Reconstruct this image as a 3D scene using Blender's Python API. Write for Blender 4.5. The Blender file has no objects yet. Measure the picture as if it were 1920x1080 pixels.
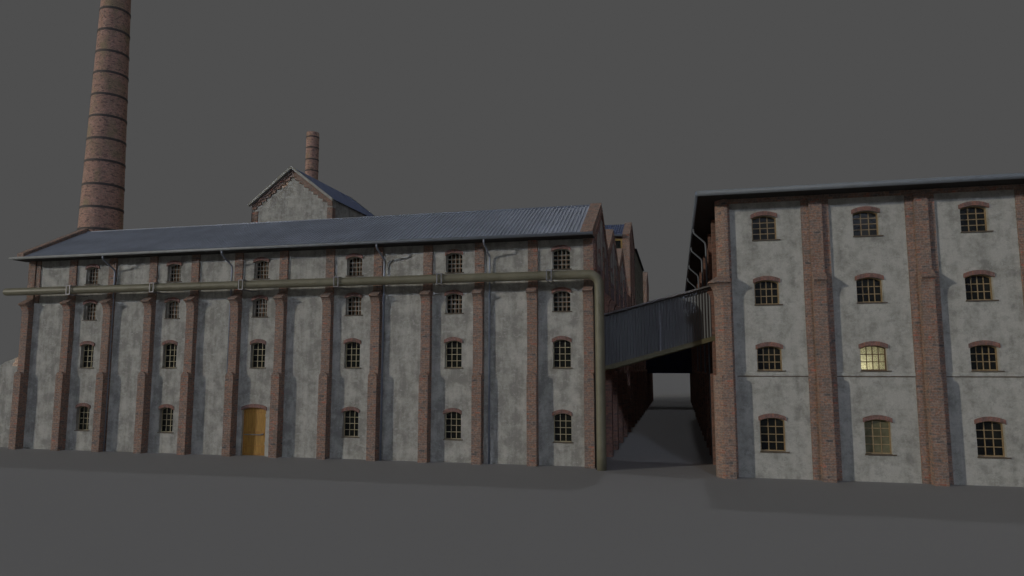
import bpy, math, random
from mathutils import Vector, Matrix
random.seed(7)
PI = math.pi
S = bpy.context.scene
COL = S.collection

# ------------------------------------------------------------------ helpers
WPOS = {}          # world position of every object's origin

class MB:
    """collects faces in world coordinates; build() makes ONE mesh object"""
    def __init__(s): s.v = []; s.f = []; s.sm = []
    def face(s, pts, smooth=False):
        n = len(s.v); s.v += [tuple(p) for p in pts]; s.f.append(tuple(range(n, n+len(pts)))); s.sm.append(smooth)
    def grid(s, rows, smooth=True, closed=False):
        n = len(s.v); w = len(rows[0])
        for r in rows: s.v += [tuple(p) for p in r]
        for i in range(len(rows)-1):
            for j in range(w if closed else w-1):
                k = (j+1) % w
                s.f.append((n+i*w+j, n+i*w+k, n+(i+1)*w+k, n+(i+1)*w+j)); s.sm.append(smooth)
    def box(s, x0, x1, y0, y1, z0, z1):
        p = [(x0,y0,z0),(x1,y0,z0),(x1,y1,z0),(x0,y1,z0),(x0,y0,z1),(x1,y0,z1),(x1,y1,z1),(x0,y1,z1)]
        for q in ((0,3,2,1),(4,5,6,7),(0,1,5,4),(1,2,6,5),(2,3,7,6),(3,0,4,7)): s.face([p[i] for i in q])
    def prism(s, poly, a, b, axis='x'):
        """extrude a 2D polygon along an axis. axis x: poly=(y,z); axis y: poly=(x,z); axis z: poly=(x,y)"""
        def P(u, v, w):
            return (w,u,v) if axis == 'x' else ((u,w,v) if axis == 'y' else (u,v,w))
        A = [P(u,v,a) for u,v in poly]; B = [P(u,v,b) for u,v in poly]; n = len(poly)
        s.face(A); s.face(B[::-1])
        for i in range(n):
            j = (i+1) % n
            s.face([A[j], A[i], B[i], B[j]])
    def tube(s, path, r, n=14, caps=True):
        path = [Vector(p) for p in path]; rows = []; up = None
        for i, p in enumerate(path):
            t = (path[min(i+1,len(path)-1)] - path[max(i-1,0)]).normalized()
            if up is None:
                up = Vector((0,0,1)) if abs(t.z) < .9 else Vector((0,1,0))
            a = t.cross(up).normalized(); b = a.cross(t).normalized(); up = b
            rr = r[i] if isinstance(r, (list,tuple)) else r
            rows.append([p + a*rr*math.cos(2*PI*k/n) + b*rr*math.sin(2*PI*k/n) for k in range(n)])
        s.grid(rows, True, True)
        if caps:
            s.face(rows[0]); s.face(rows[-1][::-1])
    def bar(s, p, q, w, h):
        """rectangular bar from p to q"""
        p = Vector(p); q = Vector(q); t = (q-p).normalized()
        up = Vector((0,0,1)) if abs(t.z) < .9 else Vector((0,1,0))
        a = t.cross(up).normalized()*w/2; b = a.cross(t).normalized()*h/2
        P = [p-a-b,p+a-b,p+a+b,p-a+b]; Q = [x+(q-p) for x in P]
        s.face(P[::-1]); s.face(Q)
        for i in range(4):
            j = (i+1)%4; s.face([P[i],P[j],Q[j],Q[i]])
    def xf(s, f): s.v = [tuple(f(p)) for p in s.v]; return s
    def mesh(s, name, mat, org=(0,0,0)):
        me = bpy.data.meshes.new(name)
        me.from_pydata([(x-org[0], y-org[1], z-org[2]) for x,y,z in s.v], [], s.f)
        me.polygons.foreach_set('use_smooth', s.sm)
        import bmesh
        bm = bmesh.new(); bm.from_mesh(me)
        bmesh.ops.remove_doubles(bm, verts=bm.verts, dist=1e-5)
        bmesh.ops.recalc_face_normals(bm, faces=bm.faces)
        uv = bm.loops.layers.uv.new('UVMap')
        for f in bm.faces:
            n = f.normal
            for l in f.loops:
                x, y, z = l.vert.co
                if abs(n.z) > .8 and abs(n.z) > abs(n.x) and abs(n.z) > abs(n.y): l[uv].uv = (x, y)
                elif abs(n.y) >= abs(n.x):                         l[uv].uv = (x, z)
                else:                                              l[uv].uv = (y, z)
        bm.to_mesh(me); bm.free()
        me.materials.append(mat)
        return me
    def build(s, name, mat, parent=None, org=(0,0,0)):
        return put(name, s.mesh(name, mat, org), parent, org)

def put(name, me, parent, org):
    o = bpy.data.objects.new(name, me); COL.objects.link(o)
    WPOS[o.name] = Vector(org)
    if parent:
        o.parent = parent; o.location = Vector(org) - WPOS[parent.name]
    else: o.location = org
    return o

def tag(o, label=None, cat=None, group=None, kind=None):
    if label: o['label'] = label
    if cat: o['category'] = cat
    if group: o['group'] = group
    if kind: o['kind'] = kind
    return o

def thing(name, loc, label, cat, group=None):
    return tag(put(name, None, None, loc), label, cat, group)

# ------------------------------------------------------------------ materials
def new_mat(name):
    m = bpy.data.materials.new(name); m.use_nodes = True
    nt = m.node_tree; nt.nodes.clear()
    out = nt.nodes.new('ShaderNodeOutputMaterial'); b = nt.nodes.new('ShaderNodeBsdfPrincipled')
    nt.links.new(b.outputs[0], out.inputs[0])
    return m, nt, b, out

def nd(nt, t, **k):
    n = nt.nodes.new(t)
    for a, v in k.items():
        if a in n.inputs.keys(): n.inputs[a].default_value = v
        else: setattr(n, a, v)
    return n

def ramp(nt, src, stops):
    r = nt.nodes.new('ShaderNodeValToRGB'); e = r.color_ramp.elements
    while len(e) < len(stops): e.new(.5)
    for i, (p, c) in enumerate(stops):
        e[i].position = p; e[i].color = (*c, 1) if len(c) == 3 else c
    nt.links.new(src, r.inputs[0]); return r

def mixc(nt, fac, a, b, mode='MIX'):
    m = nt.nodes.new('ShaderNodeMix'); m.data_type = 'RGBA'; m.blend_type = mode
    for s, i in ((fac, 0), (a, 6), (b, 7)):
        if hasattr(s, 'is_linked') or hasattr(s, 'links'): nt.links.new(s, m.inputs[i])
        else: m.inputs[i].default_value = s if i == 0 else (*s, 1)
    return m.outputs[2]

def noise(nt, vec, scale, detail=4, rough=.55):
    n = nd(nt, 'ShaderNodeTexNoise', Scale=scale, Detail=detail, Roughness=rough)
    nt.links.new(vec, n.inputs['Vector']); return n.outputs['Fac']

def scaled(nt, vec, s, off=None):
    m = nt.nodes.new('ShaderNodeMapping'); m.inputs['Scale'].default_value = s
    nt.links.new(vec, m.inputs['Vector']); return m.outputs[0]

def brick_mat(name, tones, mortar=(.31,.265,.235), bw=.32, bh=.112, dirt=(.07,.06,.05), dirt_amt=.3, tint=None):
    m, nt, b, out = new_mat(name)
    uv = nt.nodes.new('ShaderNodeUVMap').outputs[0]
    oi = nt.nodes.new('ShaderNodeObjectInfo')
    mul = nd(nt, 'ShaderNodeMath', operation='MULTIPLY'); nt.links.new(oi.outputs['Random'], mul.inputs[0]); mul.inputs[1].default_value = 37.
    cmb = nt.nodes.new('ShaderNodeCombineXYZ'); nt.links.new(mul.outputs[0], cmb.inputs[0]); nt.links.new(mul.outputs[0], cmb.inputs[1])
    add = nd(nt, 'ShaderNodeVectorMath', operation='ADD'); nt.links.new(uv, add.inputs[0]); nt.links.new(cmb.outputs[0], add.inputs[1])
    vec = add.outputs[0]
    bt = nd(nt, 'ShaderNodeTexBrick', Scale=1., offset=.5)
    bt.inputs['Brick Width'].default_value = bw; bt.inputs['Row Height'].default_value = bh
    bt.inputs['Mortar Size'].default_value = .008; bt.inputs['Mortar Smooth'].default_value = .3
    bt.inputs['Color1'].default_value = (0,0,0,1); bt.inputs['Color2'].default_value = (1,1,1,1); bt.inputs['Mortar'].default_value = (.5,.5,.5,1)
    nt.links.new(vec, bt.inputs['Vector'])
    # larger groups of bricks in one tone + brick by brick scatter
    n1 = noise(nt, scaled(nt, vec, (2.2, 4.5, 1)), 1., 3, .6)
    v = nd(nt, 'ShaderNodeMath', operation='MULTIPLY_ADD'); nt.links.new(bt.outputs['Color'], v.inputs[0]); v.inputs[1].default_value = .62
    nt.links.new(n1, v.inputs[2])
    v2 = nd(nt, 'ShaderNodeMath', operation='SUBTRACT'); nt.links.new(v.outputs[0], v2.inputs[0]); v2.inputs[1].default_value = .3
    r = ramp(nt, v2.outputs[0], tones)
    c = mixc(nt, bt.outputs['Fac'], r.outputs[0], mortar)
    pos = nt.nodes.new('ShaderNodeNewGeometry').outputs['Position']
    d = ramp(nt, noise(nt, pos, .9, 5, .65), [(.45,(0,0,0)),(.75,(dirt_amt,)*3)])
    c = mixc(nt, d.outputs[0], c, dirt)
    if tint:
        t = ramp(nt, noise(nt, scaled(nt, pos, (1,1,.7)), .8, 4, .6), [(.5,(0,0,0)),(.66,(.7,)*3)])
        c = mixc(nt, t.outputs[0], c, tint)
    sp = ramp(nt, noise(nt, pos, 11., 3, .8), [(.36,(.72,.72,.72)),(.5,(1,1,1)),(.66,(1.35,1.3,1.25))])
    c = mixc(nt, 1., c, sp.outputs[0], 'MULTIPLY')
    nt.links.new(c, b.inputs['Base Color']); b.inputs['Roughness'].default_value = .9
    h = nd(nt, 'ShaderNodeMath', operation='SUBTRACT'); nt.links.new(n1, h.inputs[0]); nt.links.new(bt.outputs['Fac'], h.inputs[1])
    bp = nd(nt, 'ShaderNodeBump', Strength=.25, Distance=.01); nt.links.new(h.outputs[0], bp.inputs['Height'])
    nt.links.new(bp.outputs[0], b.inputs['Normal'])
    return m

def plaster_mat(name, light, mid, dark, streak=1.):
    m, nt, b, out = new_mat(name)
    pos = nt.nodes.new('ShaderNodeNewGeometry').outputs['Position']
    a = noise(nt, pos, 1.25, 8, .68)
    s = noise(nt, scaled(nt, pos, (2.6, 2.6, .42)), 1., 4, .6)
    mm = nd(nt, 'ShaderNodeMath', operation='MULTIPLY_ADD'); nt.links.new(s, mm.inputs[0]); mm.inputs[1].default_value = .55*streak; nt.links.new(a, mm.inputs[2])
    r = ramp(nt, mm.outputs[0], [(.63, light), (.75, mid), (.88, dark)])
    # worn spots and fine grain
    p = ramp(nt, noise(nt, pos, 2.6, 6, .75), [(.54,(0,0,0)),(.64,(.55,)*3)])
    c = mixc(nt, p.outputs[0], r.outputs[0], dark)
    p2 = ramp(nt, noise(nt, scaled(nt, pos, (1,1,1.6)), 2.1, 6, .78), [(.55,(0,0,0)),(.62,(.5,)*3)])
    c = mixc(nt, p2.outputs[0], c, tuple(x*1.15 for x in light))
    g = ramp(nt, noise(nt, pos, 28., 3, .7), [(.3,(.86,.86,.86)),(.7,(1.1,1.1,1.1))])
    c = mixc(nt, 1., c, g.outputs[0], 'MULTIPLY')
    nt.links.new(c, b.inputs['Base Color']); b.inputs['Roughness'].default_value = .93
    bp = nd(nt, 'ShaderNodeBump', Strength=.35, Distance=.02); nt.links.new(noise(nt, pos, 7., 5, .7), bp.inputs['Height'])
    nt.links.new(bp.outputs[0], b.inputs['Normal'])
    return m

def simple_mat(name, col, rough=.6, metal=0., var=.25, scale=3., spec=.5, stretch=(1,1,1)):
    m, nt, b, out = new_mat(name)
    pos = nt.nodes.new('ShaderNodeNewGeometry').outputs['Position']
    n = noise(nt, scaled(nt, pos, stretch), scale, 5, .6)
    r = ramp(nt, n, [(.3, tuple(c*(1-var) for c in col)), (.7, tuple(c*(1+var) for c in col))])
    nt.links.new(r.outputs[0], b.inputs['Base Color'])
    rr = nd(nt, 'ShaderNodeMapRange'); nt.links.new(n, rr.inputs[0]); rr.inputs[3].default_value = rough*.8; rr.inputs[4].default_value = min(1, rough*1.2)
    nt.links.new(rr.outputs[0], b.inputs['Roughness'])
    b.inputs['Metallic'].default_value = metal; b.inputs['Specular IOR Level'].default_value = spec
    return m

BR = [(.10,(.12,.11,.11)),(.22,(.22,.175,.15)),(.36,(.31,.19,.14)),(.47,(.20,.17,.15)),(.57,(.38,.205,.135)),(.70,(.30,.225,.18)),(.80,(.26,.155,.11)),(.93,(.48,.18,.125))]
M_BRICK = brick_mat('weathered_red_brick', BR)
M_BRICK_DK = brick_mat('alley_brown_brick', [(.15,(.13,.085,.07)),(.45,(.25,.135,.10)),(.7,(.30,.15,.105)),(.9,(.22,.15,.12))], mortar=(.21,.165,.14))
M_BRICK_PU = brick_mat('purple_grey_brick', [(.15,(.20,.16,.18)),(.45,(.30,.22,.235)),(.7,(.26,.20,.22)),(.9,(.34,.22,.22))], mortar=(.24,.21,.22))
M_CHIM = brick_mat('chimney_brick', [(.15,(.20,.13,.11)),(.4,(.43,.26,.20)),(.6,(.55,.315,.24)),(.75,(.40,.28,.22)),(.92,(.60,.31,.22))], mortar=(.36,.28,.245), tint=(.30,.25,.15), dirt_amt=.25)
M_LINTEL = brick_mat('lintel_brick', [(.2,(.19,.115,.10)),(.5,(.26,.14,.12)),(.8,(.31,.15,.11))], mortar=(.20,.16,.14), bw=.1, bh=.3)
M_PATCH = brick_mat('exposed_pale_brick', [(.2,(.70,.55,.40)),(.5,(.62,.38,.25)),(.8,(.80,.66,.50))], mortar=(.66,.58,.48), dirt_amt=.1)
M_PLAST = plaster_mat('grey_render', (.50,.49,.44), (.41,.40,.355), (.285,.278,.247))
M_PLAST_R = plaster_mat('grey_render_coarse', (.49,.48,.435), (.395,.387,.345), (.272,.267,.24), .7)
M_ROOF = simple_mat('blue_grey_sheet', (.34,.37,.43), .5, .12, .16, .6, .4)
M_ROOF_B = simple_mat('blue_sheet', (.07,.10,.19), .6, .1, .15, .8, .4)
M_GUT = simple_mat('galvanised_gutter', (.27,.285,.29), .55, .1, .15, 2.)
M_GUT_W = simple_mat('blue_grey_gutter', (.19,.215,.245), .6, .1, .1, 2.)
M_DOWN = simple_mat('zinc_downpipe', (.30,.33,.39), .36, .5, .15, 3.)
M_PIPE = simple_mat('khaki_painted_pipe', (.185,.172,.115), .5, 0., .16, 1.2, .5)
M_BRKT = simple_mat('bare_steel', (.23,.23,.245), .45, .5, .2, 6.)
M_BAND = simple_mat('dark_iron_band', (.095,.08,.075), .7, .2, .3, 4.)
M_WOOD = simple_mat('brown_window_wood', (.16,.095,.045), .6, 0., .25, 9.)
M_WOOD_B = simple_mat('ochre_brown_window_wood', (.33,.235,.12), .6, 0., .3, 9.)
M_WOOD_Y = simple_mat('yellow_brown_window_wood', (.43,.37,.23), .6, 0., .25, 9.)
M_WOOD_G = simple_mat('pale_window_wood', (.52,.49,.42), .6, 0., .25, 9.)
M_SASH = simple_mat('orange_inner_sash', (.36,.21,.11), .6, 0., .25, 9.)
M_SILL = simple_mat('dark_sill_board', (.13,.10,.07), .7, 0., .3, 6.)
M_DOOR = simple_mat('ochre_door_wood', (.40,.215,.04), .5, 0., .3, 2.2, .5, (6,6,.6))
M_DOORTRIM = simple_mat('ochre_door_trim', (.38,.19,.035), .5, 0., .2, 5.)
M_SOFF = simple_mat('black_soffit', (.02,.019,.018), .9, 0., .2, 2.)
M_CLAD = simple_mat('dark_corrugated_cladding', (.13,.136,.138), .6, .03, .2, .9, .5, (1,1,.35))
M_NAVY = simple_mat('navy_cladding', (.022,.026,.058), .6, .1, .25, 1.2, .4)
M_BEAM = simple_mat('olive_beam_paint', (.16,.145,.075), .6, 0., .2, 2.)
M_TRIM = simple_mat('grey_roof_trim', (.17,.165,.165), .6, .2, .2, 2.)
M_TIMBER = simple_mat('dark_olive_timber', (.10,.085,.05), .7, 0., .3, 3.)
M_YEL = simple_mat('yellow_window_timber', (.36,.24,.07), .6, 0., .2, 3.)
M_VERGE = simple_mat('grey_verge_stone', (.38,.38,.34), .85, 0., .3, 3.)
M_GROUND = simple_mat('grey_ground', (.325,.324,.322), .95, 0., .012, .25, .1)

def pane_mat(name='dark_old_glass', ca=(.006,.007,.008), cb=(.022,.023,.017)):
    m, nt, b, out = new_mat(name)
    pos = nt.nodes.new('ShaderNodeNewGeometry').outputs['Position']
    r = ramp(nt, noise(nt, pos, 1.7, 4, .6), [(.35,ca),(.7,cb)])
    nt.links.new(r.outputs[0], b.inputs['Base Color']); b.inputs['Roughness'].default_value = .16
    b.inputs['Specular IOR Level'].default_value = .35
    bp = nd(nt, 'ShaderNodeBump', Strength=.12, Distance=.02); nt.links.new(noise(nt, pos, 5., 2, .5), bp.inputs['Height'])
    nt.links.new(bp.outputs[0], b.inputs['Normal'])
    return m
M_PANE = pane_mat()
M_PANE_Y = pane_mat('pale_yellowish_glass', (.12,.112,.062), (.22,.205,.125))  # lighter yellowish pane colour for one window
def glint_mat():  # mottled translucent pane, imitates a glint with the added lamp behind it
    m, nt, b, out = new_mat('glint_glass')
    pos = nt.nodes.new('ShaderNodeNewGeometry').outputs['Position']
    r = ramp(nt, noise(nt, pos, 34., 3, .75), [(.38,(.30,.29,.17)),(.5,(.62,.60,.42)),(.64,(.95,.92,.72))])
    tr = nt.nodes.new('ShaderNodeBsdfTranslucent'); nt.links.new(r.outputs[0], tr.inputs[0])
    gl = nt.nodes.new('ShaderNodeBsdfGlossy'); gl.inputs['Roughness'].default_value = .3
    mx = nt.nodes.new('ShaderNodeMixShader'); mx.inputs[0].default_value = .05
    nt.links.new(tr.outputs[0], mx.inputs[1]); nt.links.new(gl.outputs[0], mx.inputs[2]); nt.links.new(mx.outputs[0], out.inputs[0])
    return m
M_GLINT = glint_mat()

# ------------------------------------------------------------------ architecture pieces
def arc(x0, x1, z, rise, n=10):
    """points of a segmental arch from (x0,z) to (x1,z)"""
    w = (x1-x0)/2; R = (w*w+rise*rise)/(2*rise); cx = (x0+x1)/2; cz = z+rise-R
    a = math.asin(w/R)
    return [(cx+R*math.sin(-a+2*a*i/n), cz+R*math.cos(-a+2*a*i/n)) for i in range(n+1)]

def wall_front(mb, x0, x1, y, z0, z1, ops, depth=.46):
    """a wall in the plane Y=y with arched openings (xa, xb, zsill, zspring, rise) and their reveals"""
    cols = {}
    for o in ops: cols.setdefault((round(o[0],3), round(o[1],3)), []).append(o)
    keys = sorted(cols); cur = x0
    q = lambda pts: mb.face([(a, y, b) for a, b in pts])
    for k in keys:
        if k[0] > cur+1e-6: q([(cur,z0),(k[0],z0),(k[0],z1),(cur,z1)])
        lst = sorted(cols[k], key=lambda o: o[2]); xa, xb = lst[0][0], lst[0][1]
        prev = [(xa,z0),(xb,z0)]
        for o in lst:
            zs, zp, rise = o[2], o[3], o[4]
            if zs > prev[0][1] + 1e-4 or len(prev) > 2: q(prev + [(xb,zs),(xa,zs)] if len(prev) == 2 else prev + [(xb,zs),(xa,zs)])
            A = arc(xa, xb, zp, rise)
            loop = [(xa,zs)] + A + [(xb,zs)]
            for i in range(len(loop)):
                p, r = loop[i], loop[(i+1)%len(loop)]
                mb.face([(p[0],y,p[1]),(r[0],y,r[1]),(r[0],y+depth,r[1]),(p[0],y+depth,p[1])])
            # side slivers beside the opening do not exist (same x range); jamb sides closed by reveals
            prev = A
        q(prev + [(xb,z1),(xa,z1)])
        cur = xb
    if cur < x1: q([(cur,z0),(x1,z0),(x1,z1),(cur,z1)])

ROT = {'front': lambda p: (p[0],p[1],p[2]), 'east': lambda p: (-p[1],p[0],p[2]), 'west': lambda p: (p[1],-p[0],p[2])}
_cache = {}
def win_meshes(key, w, h, rise, nc, nr, mat, bar=.042, fr=.06, inner=False, pane=None, side='front', silw=.1):
    """window origin: sill centre in the wall plane, outward = -Y. h = height to the springing"""
    if key in _cache: return _cache[key]
    x0, x1 = -w/2, w/2
    y = .2
    f = MB()
    A = arc(x0, x1, h, rise); B = arc(x0+fr, x1-fr, h-fr*.6, rise*.9)
    f.box(x0, x0+fr, y, y+.07, 0, h); f.box(x1-fr, x1, y, y+.07, 0, h)
    f.box(x0+fr, x1-fr, y+.002, y+.072, 0.0, fr)
    for i in range(len(A)-1):
        f.prism([A[i], A[i+1], B[i+1], B[i]], y, y+.07, 'y')
    def top(x):
        a = [p for p in B]
        for i in range(len(a)-1):
            if a[i][0] <= x <= a[i+1][0]:
                t = (x-a[i][0])/(a[i+1][0]-a[i][0]); return a[i][1]*(1-t)+a[i+1][1]*t
        return h
    iw = w-2*fr
    for c in range(1, nc):
        x = x0+fr+iw*c/nc; f.box(x-bar/2, x+bar/2, y+.012, y+.055, fr, top(x)+.005)
    for r in range(1, nr):
        z = fr+(h+rise*.5-fr)*r/nr; f.box(x0+fr, x1-fr, y+.016, y+.05, z-bar/2, z+bar/2)
    p = MB(); p.face([(a, y+.04 if not inner else y+.19, b) for a, b in [(x0,0)]+A+[(x1,0)]])
    l = MB(); hw = .05; t = .19
    C = arc(x0-hw, x1+hw, h-.02, rise*1.1); D = [(a, b+t) for a, b in arc(x0-hw, x1+hw, h-.02, rise*1.12)]
    for i in range(len(C)-1): l.prism([C[i], C[i+1], D[i+1], D[i]], -.065, .02, 'y')
    s = MB(); s.box(x0-.03, x1+silw, -.07, .10, -.045, 0.004)
    parts = {'window': (f, mat), 'pane': (p, pane or M_PANE), 'lintel': (l, M_LINTEL), 'sill': (s, M_SILL)}
    if inner:
        g = MB(); yy = y+.13
        for c in range(1, 4):
            x = x0+fr+iw*c/4+.03; g.box(x-.01, x+.01, yy, yy+.03, .03, h+rise*.3)
        for r in range(1, 4):
            z = fr+(h+rise*.5-fr)*r/4-.03; g.box(x0+fr, x1-fr, yy+.004, yy+.026, z-.014, z+.014)
        parts['inner_sash'] = (g, M_SASH)
    out = {}
    for n, (mb, mt) in parts.items():
        mb.xf(ROT[side]); out[n] = mb.mesh(n, mt)
    _cache[key] = out; return out

def add_window(parent, pos, ms, label=None):
    w = put('window', ms['window'], parent, pos)
    if label: w['label'] = label
    for n in ('pane', 'lintel', 'sill', 'inner_sash'):
        if n in ms: put(n, ms[n], w, pos)
    return w

def buttress_mesh(key, width, low, mid, cap, up, ztop, mat, side='front', zc=9.0, zlow=4.5):
    """stepped brick buttress with round-headed lower face and flared cap; origin at the wall foot"""
    if key in _cache: return _cache[key]
    m = MB(); hw = width/2
    zc0 = zc-.68
    prof = [(.02,0),(-mid,0),(-mid,zc0)]
    for i in range(1, 8):
        a = PI/2*i/7; prof.append((-(mid+(cap-mid)*(1-math.cos(a))), zc0+(zc-.06-zc0)*math.sin(a)))
    prof += [(-cap, zc), (-up, zc+.32), (-up, ztop), (.02, ztop)]
    m.prism(prof, -hw, hw, 'x')
    arch = [(-hw+.004,0),(hw-.004,0)] + [((hw-.004)*math.cos(PI*i/12), zlow+hw*math.sin(PI*i/12)) for i in range(13)]
    m.prism(arch, -low, -mid+.01, 'y')
    m.xf(ROT[side])
    me = m.mesh('buttress', mat); _cache[key] = me; return me

def corrugated(mb, p0, p1, q0, q1, period, amp, nrm, per=6):
    """corrugated sheet between the edges p0-p1 (bottom) and q0-q1 (top)"""
    p0,p1,q0,q1,nrm = map(Vector, (p0,p1,q0,q1,nrm)); nrm = nrm.normalized()
    n = max(2, int((p1-p0).length/period*per)); a = []; b = []
    for i in range(n+1):
        t = i/n; o = nrm*amp*math.sin(2*PI*i/per)
        a.append(p0.lerp(p1,t)+o); b.append(q0.lerp(q1,t)+o)
    mb.grid([a,b], True)

def ribbed(mb, p0, p1, q0, q1, period, h, nrm):
    """sheet with raised trapezoid ribs between the edges p0-p1 (bottom) and q0-q1 (top)"""
    p0,p1,q0,q1,nrm = map(Vector, (p0,p1,q0,q1,nrm)); nrm = nrm.normalized()
    L = (p1-p0).length; n = int(L/period); a = []; b = []
    for i in range(n):
        for f, o in ((0,0),(.50,0),(.57,1),(.86,1),(.93,0)):
            t = (i+f)/n; a.append(p0.lerp(p1,t)+nrm*h*o); b.append(q0.lerp(q1,t)+nrm*h*o)
    a.append(p1); b.append(q1)
    mb.grid([a,b], False)

def gutter_run(path, r): m = MB(); m.tube(path, r, 12); return m

def smooth_path(pts, rad=.12, n=5):
    out = [Vector(pts[0])]
    for i in range(1, len(pts)-1):
        p = Vector(pts[i]); a = (Vector(pts[i-1])-p).normalized(); b = (Vector(pts[i+1])-p).normalized()
        P, Q = p+a*rad, p+b*rad
        for k in range(n+1):
            t = k/n; out.append(P*(1-t)**2 + p*2*t*(1-t) + Q*t*t)
    out.append(Vector(pts[-1])); return out

# ------------------------------------------------------------------ ground
g = MB(); g.face([(-1500,-400,0),(1500,-400,0),(1500,2600,0),(-1500,2600,0)])
tag(g.build('ground', M_GROUND), kind='structure')

# ------------------------------------------------------------------ 1. front mill range (left)
YW = 36.17; XL = -40.3; XR = -4.1; YR = 39.95; YB = 43.88; ZE = 11.9; ZR = 14.38
mill = thing('mill_building', (-22.2, 36.17, 0), 'long grey rendered mill with brick buttresses, corrugated roof and ochre door', 'building')
WXC = [-35.52+5.935*j for j in range(6)]
ops = []
for j, xc in enumerate(WXC):
    a, b = xc-.47, xc+.47
    if j == 2:
        ops += []
    ops.append((a,b,10.19,11.14,.14)); ops.append((a,b,7.95,8.9,.14)); ops.append((a,b,5.0,6.33,.14))
    if j != 2: ops.append((a,b,1.2,2.53,.14))
# the door bay has a wider opening below: wall built in two storeys
up = [o for o in ops if o[2] > 4]; lo = [o for o in ops if o[2] < 4]
w = MB()
wall_front(w, XL, XR, YW, 3.6, 12.1, up); wall_front(w, XL, XR, YW, -.05, 3.6, lo + [(-24.49,-22.97,-.04,2.58,.16)])
w.face([(XL,YB,0),(XR,YB,0),(XR,YB,12.1),(XL,YB,12.1)])
w.build('wall', M_PLAST, mill, (-22.2,36.17,0))
for x, nm in ((XR, 'end_wall'), (XL, 'end_wall')):
    e = MB(); s = 1 if x == XR else -1
    e.prism([(YW-.003,0),(YB,0),(YB,12.15),(YR,ZR+.05),(YW-.003,12.1)], x, x-.25*s, 'x')
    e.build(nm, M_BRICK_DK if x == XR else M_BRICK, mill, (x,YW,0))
bt = buttress_mesh('L', .52, .55, .35, .68, .11, 12.0, M_BRICK)
for i in range(13):
    c = -36.91+2.955*(i-1)
    if i == 0: c = -40.08
    if i == 12: c = -4.39
    put('buttress', bt, mill, (c, YW, 0))
l = MB(); l.box(-39.72,-39.45,YW-.07,YW+.02,9.1,11.95); l.build('pilaster_strip', M_BRICK, mill, (-39.6,YW,0))
for j, xc in enumerate(WXC):
    for k, (z, inner) in enumerate(((10.19,True),(7.95,True),(5.0,False),(1.2,False))):
        if j == 2 and k == 3: continue
        if inner: ms = win_meshes('Lsmall', .94, .95, .14, 4, 4, M_WOOD_G, .018, .03, True)
        else:     ms = win_meshes('Ltall', .94, 1.33, .14, 3, 4, M_WOOD_Y, .03, .034)
        add_window(mill, (xc, YW, z), ms)
# door
dx0, dx1 = -24.49, -22.97; dc = (dx0+dx1)/2
d = MB(); A = arc(dx0+.07, dx1-.07, 2.52, .15)
d.prism([(dx0+.07,0),(dx1-.07,0)]+A[::-1], YW+.2, YW+.26, 'y'); door = d.build('door', M_DOOR, mill, (dc,YW+.2,0))
f = MB(); f.box(dx0,dx0+.07,YW+.15,YW+.28,0,2.58); f.box(dx1-.07,dx1,YW+.15,YW+.28,0,2.58)
A = arc(dx0,dx1,2.58,.16); B = arc(dx0+.07,dx1-.07,2.52,.15)
for i in range(len(A)-1): f.prism([A[i],A[i+1],B[i+1],B[i]], YW+.15, YW+.28, 'y')
f.build('frame', M_DOORTRIM, door, (dc,YW+.2,0))
f = MB(); f.box(dx0+.07,dx1-.07,YW+.17,YW+.197,.5,.57); f.box(dx0+.07,dx1-.07,YW+.17,YW+.197,.02,.14); f.box(dx0+.07,dx1-.07,YW+.175,YW+.197,1.25,1.36); f.box(dc-.02,dc+.02,YW+.18,YW+.198,.14,2.6)
f.box(dx0+.07,dx1-.07,YW+.175,YW+.197,2.42,2.47)
f.build('rail', M_DOORTRIM, door, (dc,YW+.2,0))
f = MB(); f.box(dx0+.12,dx1-.3,YW+.06,YW+.1,1.16,1.21); f.box(dx0+.2,dx0+.25,YW+.1,YW+.2,1.16,1.21); f.box(dx1-.42,dx1-.37,YW+.1,YW+.2,1.16,1.21); f.box(dx1-.3,dx1-.22,YW+.1,YW+.17,1.17,1.25)
f.build('bar_handle', M_BRKT, door, (dc,YW+.1,1.18))
for z in (.62, 2.2):
    f = MB(); f.box(dx1-.12,dx1-.05,YW+.125,YW+.17,z,z+.16); f.build('hinge', M_WOOD_Y, door, (dx1-.08,YW+.15,z))
l = MB(); C = arc(dx0-.05,dx1+.05,2.56,.17,14)
for i in range(14): l.prism([C[i],C[i+1],(C[i+1][0],C[i+1][1]+.2),(C[i][0],C[i][1]+.2)], YW-.065, YW+.02, 'y')
l.build('lintel', M_LINTEL, door, (dc,YW,2.6))
# roof
YE = 35.2; ZEV = 11.9
slope = (ZR-ZEV)/(YR-YE)
def rz(y): return ZEV+(y-YE)*slope if y <= YR else ZR-(y-YR)*(ZR-12.2)/(YB-YR)
r = MB()
nrm = (0,-slope,1)
ribbed(r, (-39.95,YE,ZEV),(-4.66,YE,ZEV),(-39.95,YR,ZR),(-4.66,YR,ZR), .215, .06, nrm)
r.face([(-39.95,YR,ZR-.02),(-4.66,YR,ZR-.02),(-4.66,YB,12.2),(-39.95,YB,12.2)])
roof = r.build('roof', M_ROOF, mill, (-22.2,YR,ZR))
r = MB(); r.tube([(-39.95,YR,ZR+.02),(-4.66,YR,ZR+.02)], .07, 8); r.build('ridge_cap', M_ROOF, roof, (-22.2,YR,ZR))
r = MB(); r.box(-40.7,-4.06,YE+.0,YW+.02,ZEV-.14,ZEV-.1); r.build('soffit', M_SOFF, mill, (-22.2,YE,ZEV-.1))
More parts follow.
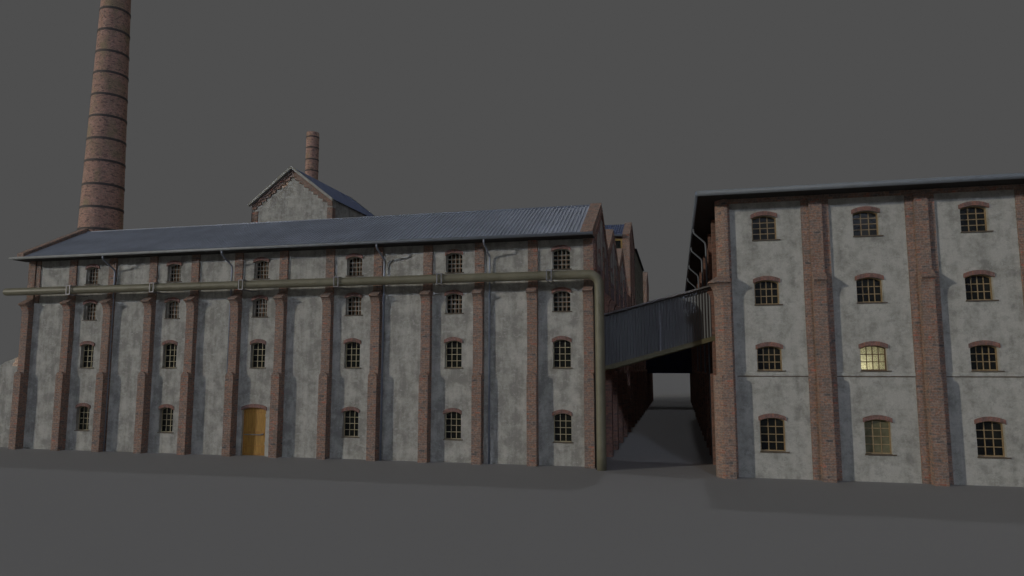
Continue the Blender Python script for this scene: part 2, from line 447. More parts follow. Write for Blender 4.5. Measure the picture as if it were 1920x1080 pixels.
for xa, xb, hgt in ((-4.68,-4.06,.12),(-40.38,-39.9,.26)):
    p = MB()
    pr = [(YE+.02,ZEV-.1),(YE+.02,ZEV+hgt),(YR,ZR+hgt+.04),(YB,12.25+hgt),(YB,11.9),(YR,ZR-.5),(YW,ZEV-.09)]
    p.prism(pr, xa, xb, 'x'); p.build('parapet', M_BRICK, mill, (xa,YR,ZR))
gt = gutter_run([(-40.78,35.08,11.84),(-4.02,35.08,11.84)], .085); gut = gt.build('gutter', M_GUT, mill, (-22.2,35.08,11.84))
for x, xt in ((-33.72,-33.3),(-25.5,-25.75),(-15.82,-15.93),(-9.72,-9.76)):
    dp = MB(); dp.tube(smooth_path([(x-.08,35.1,11.8),(x-.08,35.1,11.55),(x,35.98,11.0),(x,36.02,10.8),(x,36.02,0)], .1), .052, 10)
    dp.build('downpipe', M_DOWN, mill, (x,36.02,0))

# ------------------------------------------------------------------ gabled ranges along the alley
XF = -4.1                                             # alley wall plane
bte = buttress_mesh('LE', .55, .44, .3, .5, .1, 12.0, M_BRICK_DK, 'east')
def alley_bay_details(b, y0, y1, apex, ze, zr):
    for yb in [y0+.3+4.05*k for k in range(int((y1-y0)/4.05)+1)]:
        if yb < y1-.2: put('buttress', bte, b, (XF, yb, 0))
    m = MB()
    for k, yy in enumerate((y0+2.3, y1-2.0)):
        for z in (10.3, 8.05):
            add_window(b, (XF, yy, z), win_meshes('LEs', .8, .95, .14, 3, 4, M_WOOD_G, .03, .05, False, None, 'east', .03))
    gf = MB(); gf.prism([(y0,9.3),(y1,9.3),(y1,ze-.02),(apex,zr-.02),(y0,ze-.02)], XF-.01, XF+.012, 'x'); gf.build('gable_face', M_BRICK_PU, b, (XF,apex,9.3))
    # plaster panels in the gable and a recessed slot
    p = MB()
    for ya, yb in ((apex-2.2, apex-1.1), (apex-.45, apex+.45), (apex+1.1, apex+2.2)):
        zt = zr-abs((ya+yb)/2-apex)*(zr-ze)/(apex-y0)-.9
        p.box(XF-.02, XF+.03, ya, yb, 10.6, zt)
    p.build('plaster_panel', M_PLAST, b, (XF, apex, 11.4))
    for yy in (apex-1.65, apex+1.65):
        v = MB(); v.tube([(XF-.02,yy,11.1),(XF+.035,yy,11.1)], .16, 12)
        v.build('vent', M_SOFF, b, (XF, yy, 11.1))
    # dentil course under the gable rake
    dm = MB()
    for sgn, ya in ((1, y0), (-1, y1)):
        n = 16
        for k in range(n):
            t = (k+.5)/n; y = ya+(apex-ya)*t; z = ze+(zr-ze)*t-.42
            dm.box(XF, XF+.09, y-.07, y+.07, z-.12, z+.1)
        a = (XF+.04, ya, ze-.22); c = (XF+.04, apex, zr-.22)
        dm.bar(a, c, .1, .16)
    dm.build('dentil_course', M_BRICK_DK, b, (XF, apex, ze))
alley_bay_details(mill, 36.2, YB, YR, 12.1, ZR)

def gable_range(y0, y1, ze, zr, x0, x1, label, name='gabled_range', mat=M_BRICK_DK, group=None):
    b = thing(name, (x1, y0, 0), label, 'building', group)
    ya = (y0+y1)/2
    wl = MB(); wl.prism([(y0,0),(y1,0),(y1,ze),(ya,zr-.05),(y0,ze)], x0, x1, 'x'); wl.build('wall', mat, b, (x1,y0,0))
    r = MB(); sl = (zr-ze)/(ya-y0)
    corrugated(r, (x0+.3,y0,ze+.06),(x1-.85,y0,ze+.06),(x0+.3,ya,zr+.04),(x1-.85,ya,zr+.04), .2, .03, (0,-sl,1), 6)
    r.face([(x0+.3,ya,zr+.02),(x1-.85,ya,zr+.02),(x1-.85,y1,ze+.04),(x0+.3,y1,ze+.04)])
    r.build('roof', M_ROOF_B, b, (x1,ya,zr))
    p = MB(); p.prism([(y0,ze-.3),(y0,ze+.14),(ya,zr+.16),(y1,ze+.14),(y1,ze-.3),(ya,zr-.5)], x1-.9, x1+.04, 'x'); p.build('parapet', M_BRICK, b, (x1,ya,zr))
    return b
b2 = gable_range(43.9, 51.98, 12.2, 14.4, -40.2, XF, 'brick gabled range directly behind the front mill, first sharp gable rising over the alley')
alley_bay_details(b2, 43.9, 51.98, 47.94, 12.2, 14.4)
b3 = gable_range(52.0, 60.1, 12.2, 14.4, -40.2, XF, 'brick gabled range between the first rear gable and the tall brick tower block')
alley_bay_details(b3, 52.0, 60.1, 56.05, 12.2, 14.4)

# ------------------------------------------------------------------ tall block with yellow window
tb = thing('tall_block', (XF, 65.5, 0), 'tall brick block with blue corrugated roof and yellow framed window above the alley gables', 'building')
wl = MB(); wl.prism([(60.12,0),(73.4,0),(73.4,17.3),(69.4,19.2),(65.5,17.3),(65.5,11.5),(60.12,11.5)], -18, XF, 'x'); wl.build('wall', M_BRICK_DK, tb, (XF,65.5,0))
p = MB(); p.prism([(65.2,17.1),(65.2,17.45),(69.4,19.42),(73.5,17.45),(73.5,17.1),(69.4,18.9)], XF-.62, XF+.05, 'x'); p.build('parapet', M_BRICK, tb, (XF,69.4,19))
pp = MB(); pp.box(XF-.62,XF+.04,65.3,65.52,11.4,17.12); pp.build('corner_pier', M_BRICK, tb, (XF,65.3,11.4))
r = MB(); corrugated(r, (-18,65.0,17.35),(XF-.6,65.0,17.35),(-18,69.4,19.25),(XF-.6,69.4,19.25), .22, .035, (0,-.43,1), 6); r.face([(-18,69.4,19.23),(XF-1,69.4,19.23),(XF-1,73.5,17.3),(-18,73.5,17.3)])
r.build('roof', M_ROOF_B, tb, (-11,69.4,19.2))
gutter_run([(-18,64.95,17.32),(XF-.6,64.95,17.32)], .09).build('gutter', M_GUT, tb, (-11,64.95,17.3))
fr = MB()
for k in range(6):
    xx = XF-.64-k*1.15; fr.box(xx-.14,xx,65.38,65.5,15.4,17.05)
fr.box(-11.2,XF-.64,65.39,65.5,16.9,17.1); fr.box(-11.2,XF-.64,65.37,65.5,15.35,15.5); wf = fr.build('window', M_YEL, tb, (-8,65.4,15.4))
pn = MB(); pn.box(-11.1,XF-.66,65.44,65.47,15.5,16.9); pn.build('pane', M_PANE, wf, (-8,65.44,15.5))
for yb in (61.0, 65.0, 69.0, 73.0): put('buttress', bte, tb, (XF, yb, 0))
st = MB()
for yb in (66.6, 69.2, 71.6): st.box(XF, XF+.06, yb, yb+.35, 12, 17.0)
st.build('pilaster_strip', M_BRICK_DK, tb, (XF,66,12))
dm = MB()
for sg, ya in ((1,65.4),(-1,73.4)): dm.bar((XF+.05,ya,17.15),(XF+.05,69.4,19.0),.1,.16)
dm.build('dentil_course', M_BRICK_DK, tb, (XF,69.4,17))
# glazed timber shed
gs = thing('timber_shed', (XF, 73.5, 0), 'long shed with olive timber framed glazing and dark sloping eave behind the tall brick block', 'building')
wl = MB(); wl.box(-18, XF-.02, 73.42, 90, 0, 17.3); wl.build('wall', M_BRICK_DK, gs, (XF,73.5,0))
rf = MB(); rf.prism([(-18.2,17.3),(XF+.28,17.3),(XF+.28,17.42),(-11,19.0),(-18.2,17.42)], 73.45, 90.2, 'y'); rf.build('roof', M_SOFF, gs, (-11,80,17.3))
fr = MB()
for k in range(12):
    y = 74+k*1.42; fr.box(XF-.02, XF+.12, y, y+.22, 6.2, 17.28)
for z in (8, 10.6, 13.2, 15.6): fr.box(XF-.02, XF+.08, 73.6, 89.8, z, z+.2)
for k in range(6): fr.bar((XF+.07,74+k*2.84,10.7),(XF+.07,76.8+k*2.84,13.2),.12,.16)
ft = fr.build('timber_frame', M_TIMBER, gs, (XF,80,6.2))
pn = MB(); pn.box(XF-.01, XF+.03, 73.7, 89.7, 10.8, 17.1); pn.build('pane', M_PANE, gs, (XF,80,10.8))
for yb in (77, 81, 85, 89): put('buttress', bte, gs, (XF, yb, 0))
# last gable
b6 = thing('end_gable_block', (XF, 90, 0), 'farthest tall brick gable with a strip of blue roof at the end of the alley', 'building')
wl = MB(); wl.prism([(90.02,0),(112,0),(112,17.3),(107,19.2),(103,17.3),(103,11),(90.02,11)], -18, XF, 'x'); wl.build('wall', M_BRICK_DK, b6, (XF,103,0))
p = MB(); p.prism([(102.8,17.1),(102.8,17.5),(107,19.45),(112,17.5),(112,17.1),(107,18.9)], XF-.62, XF+.05, 'x'); p.build('parapet', M_BRICK, b6, (XF,107,19))
r = MB(); corrugated(r, (-18,102.6,17.35),(XF-.6,102.6,17.35),(-18,107,19.3),(XF-.6,107,19.3), .22, .035, (0,-.43,1), 6); r.face([(-18,107,19.28),(XF-1,107,19.28),(XF-1,112,17.3),(-18,112,17.3)]); r.build('roof', M_ROOF_B, b6, (-11,107,19))
pp = MB(); pp.box(XF-.62,XF+.04,102.85,103.02,10.9,17.12); pp.build('corner_pier', M_BRICK, b6, (XF,103,11))
for yb in (93, 97, 101, 105, 109): put('buttress', bte, b6, (XF, yb, 0))

# ------------------------------------------------------------------ headhouse with white gable
hh = thing('headhouse', (-33.9, 56, 0), 'grey rendered gable house with toothed brick edging and blue roof rising behind the mill roof', 'building')
hx0, hx1, hy0, hy1, hze, hzr = -37.8, -29.7, 56., 67.3, 20.0, 23.05; hc = -33.75
wl = MB(); wl.prism([(hx0,0),(hx1,0),(hx1,hze),(hc,hzr),(hx0,hze)], hy0, hy1, 'y'); wl.build('wall', M_PLAST, hh, (hc,hy0,0))
br = MB()
br.box(hx0-.03, hx0+.62, hy0-.06, hy0+.5, 12, hze-.72); br.box(hx1-.5, hx1+.03, hy0-.06, hy0+.5, 12, hze-.72)
sl = (hzr-hze)/(hc-hx0)
for sg in (-1, 1):
    n = 17
    e = hx0 if sg < 0 else hx1; poly = [(e,hze-.02),(hc,hzr-.02)]
    for k in reversed(range(n)):
        xa = e+(hc-e)*k/n; xb = e+(hc-e)*(k+1)/n; z = hze+(hzr-hze)*k/n-(.70 if k % 2 else .58)
        poly += [(xb,z),(xa,z)]
    br.prism(poly, hy0-(.1 if sg < 0 else .098), hy0+.01, 'y')
br.build('brick_edging', M_BRICK, hh, (hc,hy0,hze))
r = MB()
for sg in (-1, 1):
    xe = hc+sg*(4.0+.2); ze_ = hze-.15
    corrugated(r, (xe,hy0-.35,ze_+.14),(xe,hy1+.35,ze_+.14),(hc,hy0-.35,hzr+.15),(hc,hy1+.35,hzr+.15), .2, .02, (sg*sl,0,1), 6)
roof = r.build('roof', M_ROOF_B, hh, (hc,hy0,hzr))
for ya, yb in ((hy0-.42, hy0-.115),(hy1+.05,hy1+.4)):
    v = MB()
    for sg in (-1, 1):
        xe = hc+sg*4.22; ze_ = hze-.17
        pts = [(xe,ze_-.08),(hc,hzr-.04),(hc,hzr+.22),(xe,ze_+.17)]
        v.prism(pts, ya, yb, 'y')
    v.build('verge', M_VERGE, roof, (hc,ya,hzr))
def patch(name, cx, cz, y, rx, rz_, parent, seed, skew=.6):
    random.seed(seed); m = MB(); pts = []
    for k in range(14):
        a = 2*PI*k/14; rr = random.uniform(.65,1.1); x = rx*rr*math.cos(a); z = rz_*rr*math.sin(a)+x*skew
        pts.append((cx+x, cz+z))
    m.prism(pts, y-.02, y+.005, 'y'); return m.build(name, M_PATCH, parent, (cx,y,cz))
patch('exposed_brick_patch', -34.55, 21.62, hy0, .42, .2, hh, 3)['label'] = 'pale patch where the render has fallen off near the gable top'

# ------------------------------------------------------------------ chimneys
def chimney(name, x, y, r0, r1, z0, z1, bands, label, seg=40, bw=.2):
    t = thing(name, (x,y,0), label, 'chimney')
    m = MB(); rows = []; N = 24
    for i in range(N+1):
        z = z0+(z1-z0)*i/N; r = r0+(r1-r0)*i/N
        rows.append([(x+r*math.cos(2*PI*k/seg), y+r*math.sin(2*PI*k/seg), z) for k in range(seg)])
    m.grid(rows, True, True)
    # hollow rim
    m.grid([rows[-1], [(x+(r1-.28)*math.cos(2*PI*k/seg), y+(r1-.28)*math.sin(2*PI*k/seg), z1) for k in range(seg)], [(x+(r1-.3)*math.cos(2*PI*k/seg), y+(r1-.3)*math.sin(2*PI*k/seg), z1-2) for k in range(seg)]], False, True)
    o = m.build('shaft', M_CHIM, t, (x,y,0))
    uv = o.data.uv_layers[0].data                         # wrap the brick courses round the shaft
    for p in o.data.polygons:
        cs = [o.data.vertices[i].co for i in p.vertices]
        if abs(p.normal.z) > .9: continue
        a0 = math.atan2(p.center.y, p.center.x)
        for li, c in zip(p.loop_indices, cs):
            a = math.atan2(c.y, c.x)
            while a-a0 > PI: a -= 2*PI
            while a-a0 < -PI: a += 2*PI
            uv[li].uv = (a*r0, c.z)
    for zb in bands:
        r = r0+(r1-r0)*(zb-z0)/(z1-z0); b = MB()
        rr = []
        for dr, dz in ((.0,-bw/2),(.035,-bw/2),(.035,bw/2),(.0,bw/2)):
            rr.append([(x+(r+dr)*math.cos(2*PI*k/seg), y+(r+dr)*math.sin(2*PI*k/seg), zb+dz) for k in range(seg)])
        b.grid(rr, False, True); b.build('iron_band', M_BAND, t, (x,y,zb))
    return t
bz = [14.8,16.79,18.72,20.73,22.83,24.82,26.86,28.84,30.88,32.84,34.86,36.9,38.9,40.9]
chimney('big_chimney', -48.78, 50.21, 2.15, 1.0, 0, 45.5, bz, 'tall tapering brick chimney with dark iron bands, rising out of the top left', 44, .2)
chimney('small_chimney', -41.07, 72.12, .95, .72, 0, 32.45, [22.6,24.0,25.3,26.5,27.8,29.14,30.56,31.87], 'short slim brick chimney with dark bands standing behind the gable house', 28, .14)

# ------------------------------------------------------------------ annex at far left
an = thing('low_annex', (-46, 36.5, 0), 'low grey rendered annex with sloping top at the far left edge beside the mill', 'building')
wl = MB(); random.seed(11)
tp = [(-40.42-11.58*k/60, 5.99-4.33*k/60+random.uniform(-.05,.035)) for k in range(61)]
wl.prism([(-52,0),(-40.42,0)]+tp, 36.52, 43, 'y'); wl.build('wall', M_PLAST, an, (-46,36.5,0))
rf = MB(); rf.prism([(-52.2,1.46),(-40.42,5.87),(-40.42,6.0),(-52.2,1.6)], 36.75, 43.1, 'y'); rf.build('roof', M_VERGE, an, (-46,36.5,4))
patch('exposed_brick_patch', -41.0, 5.42, 36.52, .55, .3, an, 5, .3)

# ------------------------------------------------------------------ khaki gas pipe on brackets
PY = 35.1; PZ = 9.71; PR = .235
gp = thing('overhead_pipe', (-22.5, PY, 0), 'thick khaki pipe along the mill front, turning down to the ground at the alley', 'pipe')
path = [(-41.0,PY,PZ),(-40.97,PY,PZ),(-40.9,PY,PZ),(-40.8,PY,PZ)]; rad = [.02,.14,.21,PR]
for k in range(1, 14): path.append((-40.8+36.3*k/14, PY, PZ)); rad.append(PR)
cx, cz, R = -4.3, PZ-.56, .56
for k in range(0, 11):
    a = PI/2-PI/2*k/10; path.append((cx+R*math.cos(a), PY, cz+R*math.sin(a))); rad.append(PR)
for z in (7,5,3,1,-.02): path.append((cx+R, PY, z)); rad.append(PR)
m = MB(); m.tube(path, rad, 28); m.build('pipe_run', M_PIPE, gp, (-22.5,PY,PZ))
def ring(p, ax, parent):
    m = MB(); d = Vector(ax)*.014; p = Vector(p)
    m.tube([p-d, p+d], PR+.008, 28); m.build('weld_ring', M_PIPE, parent, p)
x = -5.12
while x > -40.7: ring((x,PY,PZ), (1,0,0), gp); x -= 2.4
for z in (8.1,5.42,2.7): ring((cx+R,PY,z), (0,0,1), gp)
sp_ = MB(); sp_.box(-4.03,-3.97,PY+.12,YW+.05,0,9.3); sp_.build('light_blocker', M_SOFF, gp, (-4,PY,0))  # added plate, shuts out sunlight between the pipe and the mill corner
fb = MB()
yf = PY-PR-.06; hx, hz, t = .15, .29, .05
fb.box(-hx,-hx+t,yf-.03,yf+.02,-hz,hz); fb.box(hx-t,hx,yf-.03,yf+.02,-hz,hz); fb.box(-hx+t,hx-t,yf-.028,yf+.018,hz-t,hz); fb.box(-hx+t,hx-t,yf-.028,yf+.018,-hz,-hz+t)
for sx in (-hx, hx-t):
    for sz in (-hz, hz-t): fb.box(sx+.004,sx+t-.004,yf+.02,YW+.02,sz+.004,sz+t-.004)
for v in fb.v: pass
fb.xf(lambda p: (p[0], p[1]-PY, p[2]))
fme = fb.mesh('bracket', M_BRKT)
for x in (-35.87,-29.95,-24.03,-18.12,-12.16,-6.26): put('bracket', fme, gp, (x,PY,PZ-.02))

# ------------------------------------------------------------------ inclined covered bridge
def zl(x, a, b): return a+(b-a)*(x+3.78)/(1.95+3.78)
bg = thing('covered_bridge', (-.9, 38.6, 4.9), 'inclined covered bridge with dark corrugated sides spanning the alley above the ground', 'bridge')
X0, X1, Y0, Y1 = -4.08, 2.2, 38.35, 41.4
c = MB()
for y, ny in ((Y0,-1),(Y1,1)):
    c = MB()
    corrugated(c, (X0,y,zl(X0,5.08,6.68)),(X1,y,zl(X1,5.08,6.68)),(X0,y,zl(X0,7.82,9.28)),(X1,y,zl(X1,7.82,9.28)), .155, .024, (0,ny,0), 8)
    c.build('cladding', M_CLAD, bg, (-.9,y,6))
rf = MB()
def slab(m, x0, x1, y0, y1, za0, za1, th):
    A = [(x0,y0,za0),(x1,y0,za1),(x1,y1,za1),(x0,y1,za0)]; B = [(p[0],p[1],p[2]+th) for p in A]
    m.face(A); m.face(B)
    for i in range(4): j = (i+1)%4; m.face([A[i],A[j],B[j],B[i]])
slab(rf, X0, X1, Y0-.3, Y1+.3, zl(X0,7.84,9.3), zl(X1,7.84,9.3), .09); rf.build('roof', M_TRIM, bg, (-.9,Y0,8.6))
bm_ = MB(); slab(bm_, X0, X1, Y0-.06, Y0+.2, zl(X0,4.86,6.42), zl(X1,4.86,6.42), .25); bm_.build('beam', M_BEAM, bg, (-.9,Y0,5))
bm_ = MB(); slab(bm_, X0, X1, Y1-.2, Y1+.06, zl(X0,4.86,6.42), zl(X1,4.86,6.42), .25); bm_.build('beam', M_BEAM, bg, (-.9,Y1,5))
bm_ = MB(); slab(bm_, X0, X1, Y0+.2, Y1-.2, zl(X0,5.0,6.56), zl(X1,5.0,6.56), .06); bm_.build('deck', M_NAVY, bg, (-.9,40,5.5))
ps = MB(); xx = -.84; ps.box(xx-.03,xx+.03,Y0-.07,Y0-.02,zl(xx,4.98,6.54)+.1,zl(xx,7.3,8.8)); ps.build('pale_strip', M_BRKT, bg, (xx,Y0,6))  # narrow lighter strip up the near side of the bridge
ps = MB(); xx = -1.06; ps.box(xx-.13,xx+.13,Y0-.09,Y0-.05,zl(xx,4.86,6.42)+.02,zl(xx,4.86,6.42)+.27); ps.build('splice_plate', M_BEAM, bg, (xx,Y0,5.6))

b2_ = thing('rear_bridge', (-.7, 91, 4.4), 'level navy clad bridge deep in the alley under the inclined bridge', 'bridge')
c = MB()
for y, ny in ((91,-1),(94.5,1)):
    c = MB(); corrugated(c, (-4,y,4.45),(2.2,y,4.45),(-4,y,7.9),(2.2,y,7.9), .25, .03, (0,ny,0), 6)
    c.build('cladding', M_NAVY, b2_, (-.7,y,4.4))
c = MB(); c.box(-4,2.2,90.9,94.6,7.9,8.0); c.build('roof', M_NAVY, b2_, (-.7,92,7.9))
c = MB(); c.box(-4,2.2,90.95,94.55,4.3,4.45); c.build('deck', M_NAVY, b2_, (-.7,92,4.3))

# ------------------------------------------------------------------ warehouse on the right
RW_, RX = 34.34, 2.23; RXE = 28.8; RYB = 76.0; RZ = 13.0
wh = thing('warehouse', (15, RW_, 0), 'grey rendered warehouse with overhanging eaves, brick piers and one window with a pale glint', 'building')
WX = [4.17+4.42*k for k in range(6)]
rows = [(11.0,1.05,.13,3,4),(7.94,1.02,.13,4,3),(4.87,1.0,.13,4,3),(1.2,1.4,.13,3,4)]
ops = [(x-.55,x+.55,z,z+h,rs) for x in WX for (z,h,rs,a,b) in rows]
w = MB(); wall_front(w, RX, RXE, RW_, -.05, RZ, ops)
w.face([(RX,RYB,0),(RXE,RYB,0),(RXE,RYB,RZ),(RX,RYB,RZ)]); w.face([(RXE,RW_,0),(RXE,RYB,0),(RXE,RYB,RZ),(RXE,RW_,RZ)])
w.build('wall', M_PLAST_R, wh, (15,RW_,0))
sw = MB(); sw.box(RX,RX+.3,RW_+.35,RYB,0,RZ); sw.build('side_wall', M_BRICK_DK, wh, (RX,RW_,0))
scs = [1.99+4.42*k for k in range(7)]
sc = MB()
for k in range(6):
    a = scs[k]+.6 if k else 2.72; b = scs[k+1]-.6
    sc.prism([(RW_+.01,4.63),(RW_-.05,4.63),(RW_-.05,4.74),(RW_-.012,4.80),(RW_+.01,4.80)], a, b, 'x')
sc.build('string_course', M_PLAST_R, wh, (15,RW_,4.7))
sc = MB()
for k in range(6):
    a = scs[k]+.6 if k else 2.72; b = scs[k+1]-.6
    sc.box(a, b, RW_-.03, RW_+.01, 4.585, 4.629)
sc.build('groove_shade_strip', M_SILL, wh, (15,RW_,4.6))  # proud strip coloured dark in place of a shaded groove
ls = MB(); ls.box(-.6,.6,-.09,.02,0,12.82); lme = None
for k in range(1,7):
    m = MB(); m.box(scs[k]-.6,scs[k]+.6,RW_-.09,RW_+.02,0,12.82); m.build('pilaster_strip', M_BRICK, wh, (scs[k],RW_,0))
btr = buttress_mesh('R', .55, .59, .43, .72, .26, 12.86, M_BRICK, 'front', 9.02, 4.42)
for k in range(1,7): put('buttress', btr, wh, (scs[k], RW_, 0))
fz = MB(); fz.box(2.42, RXE, RW_-.13, RW_+.02, 12.8, 13.15); fz.build('frieze', M_BRICK, wh, (15,RW_,12.9))
# chamfered corner pier: footprints at depth d, lofted
def foot(d, xr=2.5):
    xw = RX
    c = .36
    return [(xr,RW_+.02),(xr,RW_-d),(xw-d+c,RW_-d),(xw-d,RW_-d+c),(xw-d,RW_+.42),(xw+.05,RW_+.42),(xw+.05,RW_+.02)]
def loft(m, levels):
    rws = [[(x,y,z) for x,y in foot(d)] for z,d in levels]
    m.grid(rws, False, True); m.face(rws[0]); m.face(rws[-1])
cp = MB()
lv = [(0,.43),(8.3,.43)]+[(8.3+.66*math.sin(PI/2*i/7), .43+.29*(1-math.cos(PI/2*i/7))) for i in range(1,8)]+[(9.02,.72),(9.34,.26),(13.1,.26)]
loft(cp, lv)
cp.build('corner_pier', M_BRICK, wh, (2.2,RW_,0))
cp = MB(); arch = [(2.0,0),(2.5-.004,0)]+[(2.25+.246*math.cos(PI*i/12), 4.42+.25*math.sin(PI*i/12)) for i in range(13)]
cp.prism(arch, RW_-.59, RW_-.42, 'y')
# lower facets of the chamfer and the alley face
A = (2.0,RW_-.59); B = (RX-.59,RW_-.23); C = (RX-.59,RW_+.42)
cp.prism([A,B,C,(RX-.4,RW_+.42),(2.0,RW_-.3)], 0, 4.66, 'z')
cp.build('pier_base', M_BRICK, wh, (2.2,RW_,0))
cl = MB(); cl.box(2.4,2.62,RW_-.09,RW_+.02,0,12.82); cl.build('pilaster_strip', M_BRICK, wh, (2.5,RW_,0))
btw = buttress_mesh('RW', .55, .55, .4, .6, .25, 12.9, M_BRICK_DK, 'west', 9.02, 4.42)
for k in range(10): put('buttress', btw, wh, (RX, 38.6+4.05*k, 0))
kinds = {0:('R0',M_WOOD_Y),1:('R1',M_WOOD_Y),2:('R2',M_WOOD_Y),3:('R3',M_WOOD_Y)}
for i, x in enumerate(WX[:4]):
    for k, (z,h,rs,nc,nr) in enumerate(rows):
        lit = (i == 1 and k == 2)
        ms = win_meshes('R%d%s' % (k, 'lit' if lit else ('dim' if (i == 1 and k == 3) else '')), 1.1, h, rs, nc, nr, M_WOOD if lit else M_WOOD_B, .036, .055, False, M_GLINT if lit else (M_PANE_Y if (i == 1 and k == 3) else None), 'front', .14)
        add_window(wh, (x,RW_,z), ms, 'window with a pale yellow glint, imitated by an added lamp behind mottled panes' if lit else None)
for x in WX[4:]:
    for k, (z,h,rs,nc,nr) in enumerate(rows): add_window(wh, (x,RW_,z), _cache['R%d' % k])
# added box and lamp behind one pane, imitating a bright glint
rm = MB(); ra, rb, rc, rd = WX[1]-.7, WX[1]+.7, RW_+.45, RW_+1.9
for q in (((ra,rc,4.6),(ra,rd,4.6),(ra,rd,6.3),(ra,rc,6.3)), ((rb,rc,4.6),(rb,rd,4.6),(rb,rd,6.3),(rb,rc,6.3)), ((ra,rd,4.6),(rb,rd,4.6),(rb,rd,6.3),(ra,rd,6.3)), ((ra,rc,4.6),(rb,rc,4.6),(rb,rd,4.6),(ra,rd,4.6)), ((ra,rc,6.3),(rb,rc,6.3),(rb,rd,6.3),(ra,rd,6.3))): rm.face(q)
rm.build('glint_lamp_box', M_VERGE, wh, (WX[1],RW_+1,4.5))
ld = bpy.data.lights.new('glint_lamp','POINT'); ld.energy = 36; ld.color = (1,.94,.74); ld.shadow_soft_size = .06
lo_ = bpy.data.objects.new('glint_lamp', ld); COL.objects.link(lo_); lo_.parent = wh; lo_.location = Vector((WX[1]-.5,RW_+.95,4.95))-WPOS[wh.name]
# eaves and low hipped roof
ex, ey = 1.12, 33.05
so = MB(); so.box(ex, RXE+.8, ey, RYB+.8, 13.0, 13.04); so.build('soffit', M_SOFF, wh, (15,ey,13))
rf = MB(); hy = (ey+RYB)/2
P = [(ex,ey,13.1),(RXE+.8,ey,13.1),(RXE+.8,RYB+.8,13.1),(ex,RYB+.8,13.1)]; Ra = (14,hy,14.6); Rb = (16,hy,14.6)
rf.face([P[0],P[1],Rb,Ra]); rf.face([P[1],P[2],Rb]); rf.face([P[2],P[3],Ra,Rb]); rf.face([P[3],P[0],Ra]); rf.build('roof', M_ROOF, wh, (15,hy,13.1))
gutter_run([(ex-.02,ey,13.09),(RXE+.8,ey,13.09)], .13).build('gutter', M_GUT_W, wh, (15,ey,13.09))
gutter_run([(ex-.02,ey-.05,13.09),(ex-.02,RYB+.8,13.09)], .1).build('gutter', M_GUT_W, wh, (ex,50,13.09))
for y in (41.2,47.6,56.0,64.2):
    dp = MB(); dp.tube(smooth_path([(1.12,y,13.0),(1.12,y,12.75),(1.76,y,12.15),(1.78,y,11.85),(1.78,y,0)], .12), .055, 10); dp.build('downpipe', M_GUT_W, wh, (1.78,y,0))

rw = thing('rear_warehouse', (1.95, 77, 0), 'dark lower warehouse continuing the right side of the alley behind the big warehouse', 'building')
wl = MB(); wl.box(2.15, 26, 76.95, 112, 0, 9.2); wl.build('wall', M_BRICK_DK, rw, (2.15,76.95,0))
rf = MB(); rf.prism([(2.0,9.2),(26.2,9.2),(14,11)], 76.93, 112.2, 'y'); rf.build('roof', M_ROOF, rw, (14,90,9.2))
mp = MB(); mp.box(-.4,0,-.25,.25,0,9.0); mpe = mp.mesh('pilaster_strip', M_BRICK_DK)
for k in range(8): put('pilaster_strip', mpe, rw, (2.17, 79+4.05*k, 0))

# ------------------------------------------------------------------ camera, light, world
cam = bpy.data.cameras.new('camera'); co = bpy.data.objects.new('camera', cam); COL.objects.link(co)
cam.sensor_width = 36; cam.lens = 36*1308.4/1920; cam.clip_start = .1; cam.clip_end = 6000
co.location = (0,0,5); co.rotation_euler = (PI/2+.1137, 0, .2312); S.camera = co

sun = bpy.data.lights.new('sun','SUN'); sun.energy = 2.08; sun.angle = math.radians(.6); sun.color = (1,.945,.84)
sd = Vector((1.45,1.,-.42)).normalized()
so_ = bpy.data.objects.new('sun', sun); COL.objects.link(so_); so_.rotation_euler = sd.to_track_quat('-Z','Y').to_euler(); so_.location = (-60,-40,40)

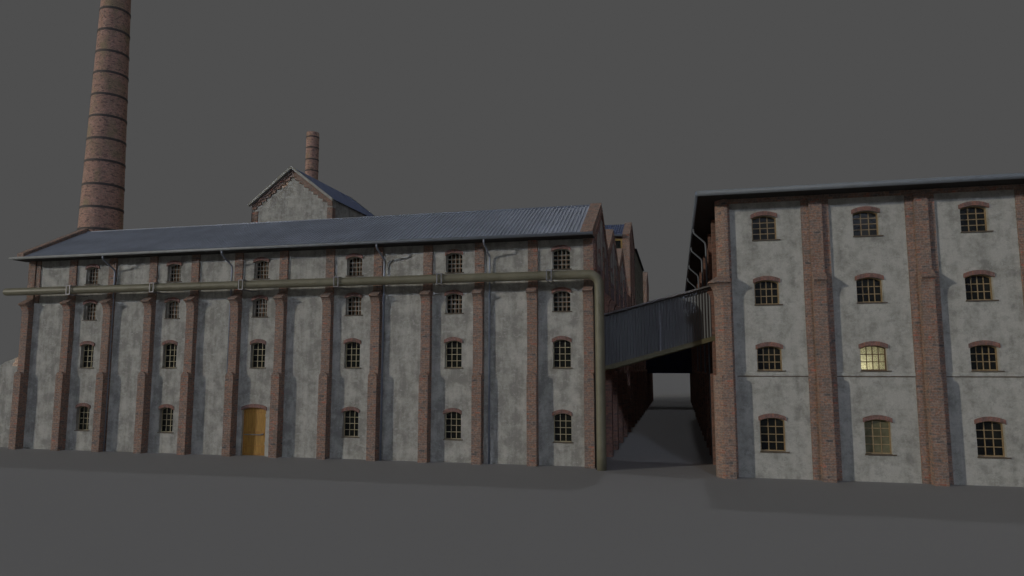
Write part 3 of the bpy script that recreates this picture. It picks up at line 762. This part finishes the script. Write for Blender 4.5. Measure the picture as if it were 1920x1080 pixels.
wd = bpy.data.worlds.new('World'); S.world = wd; wd.use_nodes = True
nt = wd.node_tree; nt.nodes.clear()
out = nt.nodes.new('ShaderNodeOutputWorld'); bgd = nt.nodes.new('ShaderNodeBackground'); nt.links.new(bgd.outputs[0], out.inputs[0])
tc = nt.nodes.new('ShaderNodeTexCoord').outputs['Generated']
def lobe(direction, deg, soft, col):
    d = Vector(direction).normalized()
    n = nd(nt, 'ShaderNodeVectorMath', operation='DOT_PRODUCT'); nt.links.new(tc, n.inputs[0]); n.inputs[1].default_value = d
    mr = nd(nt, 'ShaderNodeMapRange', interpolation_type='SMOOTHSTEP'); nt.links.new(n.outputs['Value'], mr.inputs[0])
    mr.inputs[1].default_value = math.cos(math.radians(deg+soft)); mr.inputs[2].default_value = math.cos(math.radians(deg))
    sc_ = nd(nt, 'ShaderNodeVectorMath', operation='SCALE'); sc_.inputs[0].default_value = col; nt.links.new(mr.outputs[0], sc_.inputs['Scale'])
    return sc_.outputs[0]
def vadd(a, b):
    n = nd(nt, 'ShaderNodeVectorMath', operation='ADD'); nt.links.new(a, n.inputs[0]); nt.links.new(b, n.inputs[1]); return n.outputs[0]
base = nd(nt, 'ShaderNodeRGB'); base.outputs[0].default_value = (1.0,1.0,1.0,1)
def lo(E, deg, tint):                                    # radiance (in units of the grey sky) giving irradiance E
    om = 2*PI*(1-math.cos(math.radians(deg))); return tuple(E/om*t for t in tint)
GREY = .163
back = lobe((0,.495,1.0), .8, .4, lo(.42/GREY, 1.2, (.96,.98,1.05)))       # bright patch added to the sky as back light, high behind the buildings
head = lobe((.229,-.973,.34), 1.3, .6, lo(.64/GREY, 1.6, (.84,.96,1.24)))     # patch added to the sky as a light from behind the viewer
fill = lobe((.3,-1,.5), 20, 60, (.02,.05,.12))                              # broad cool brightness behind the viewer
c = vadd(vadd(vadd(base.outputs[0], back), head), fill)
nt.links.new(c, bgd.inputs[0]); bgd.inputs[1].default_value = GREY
wd.cycles.sampling_method = 'MANUAL'; wd.cycles.sample_map_resolution = 4096

vs = S.view_settings; vs.view_transform = 'Standard'; vs.look = 'None'; vs.exposure = -1.1; vs.gamma = 1; vs.use_curve_mapping = False
S.render.engine = 'CYCLES'; S.render.resolution_x = 1024; S.render.resolution_y = 576
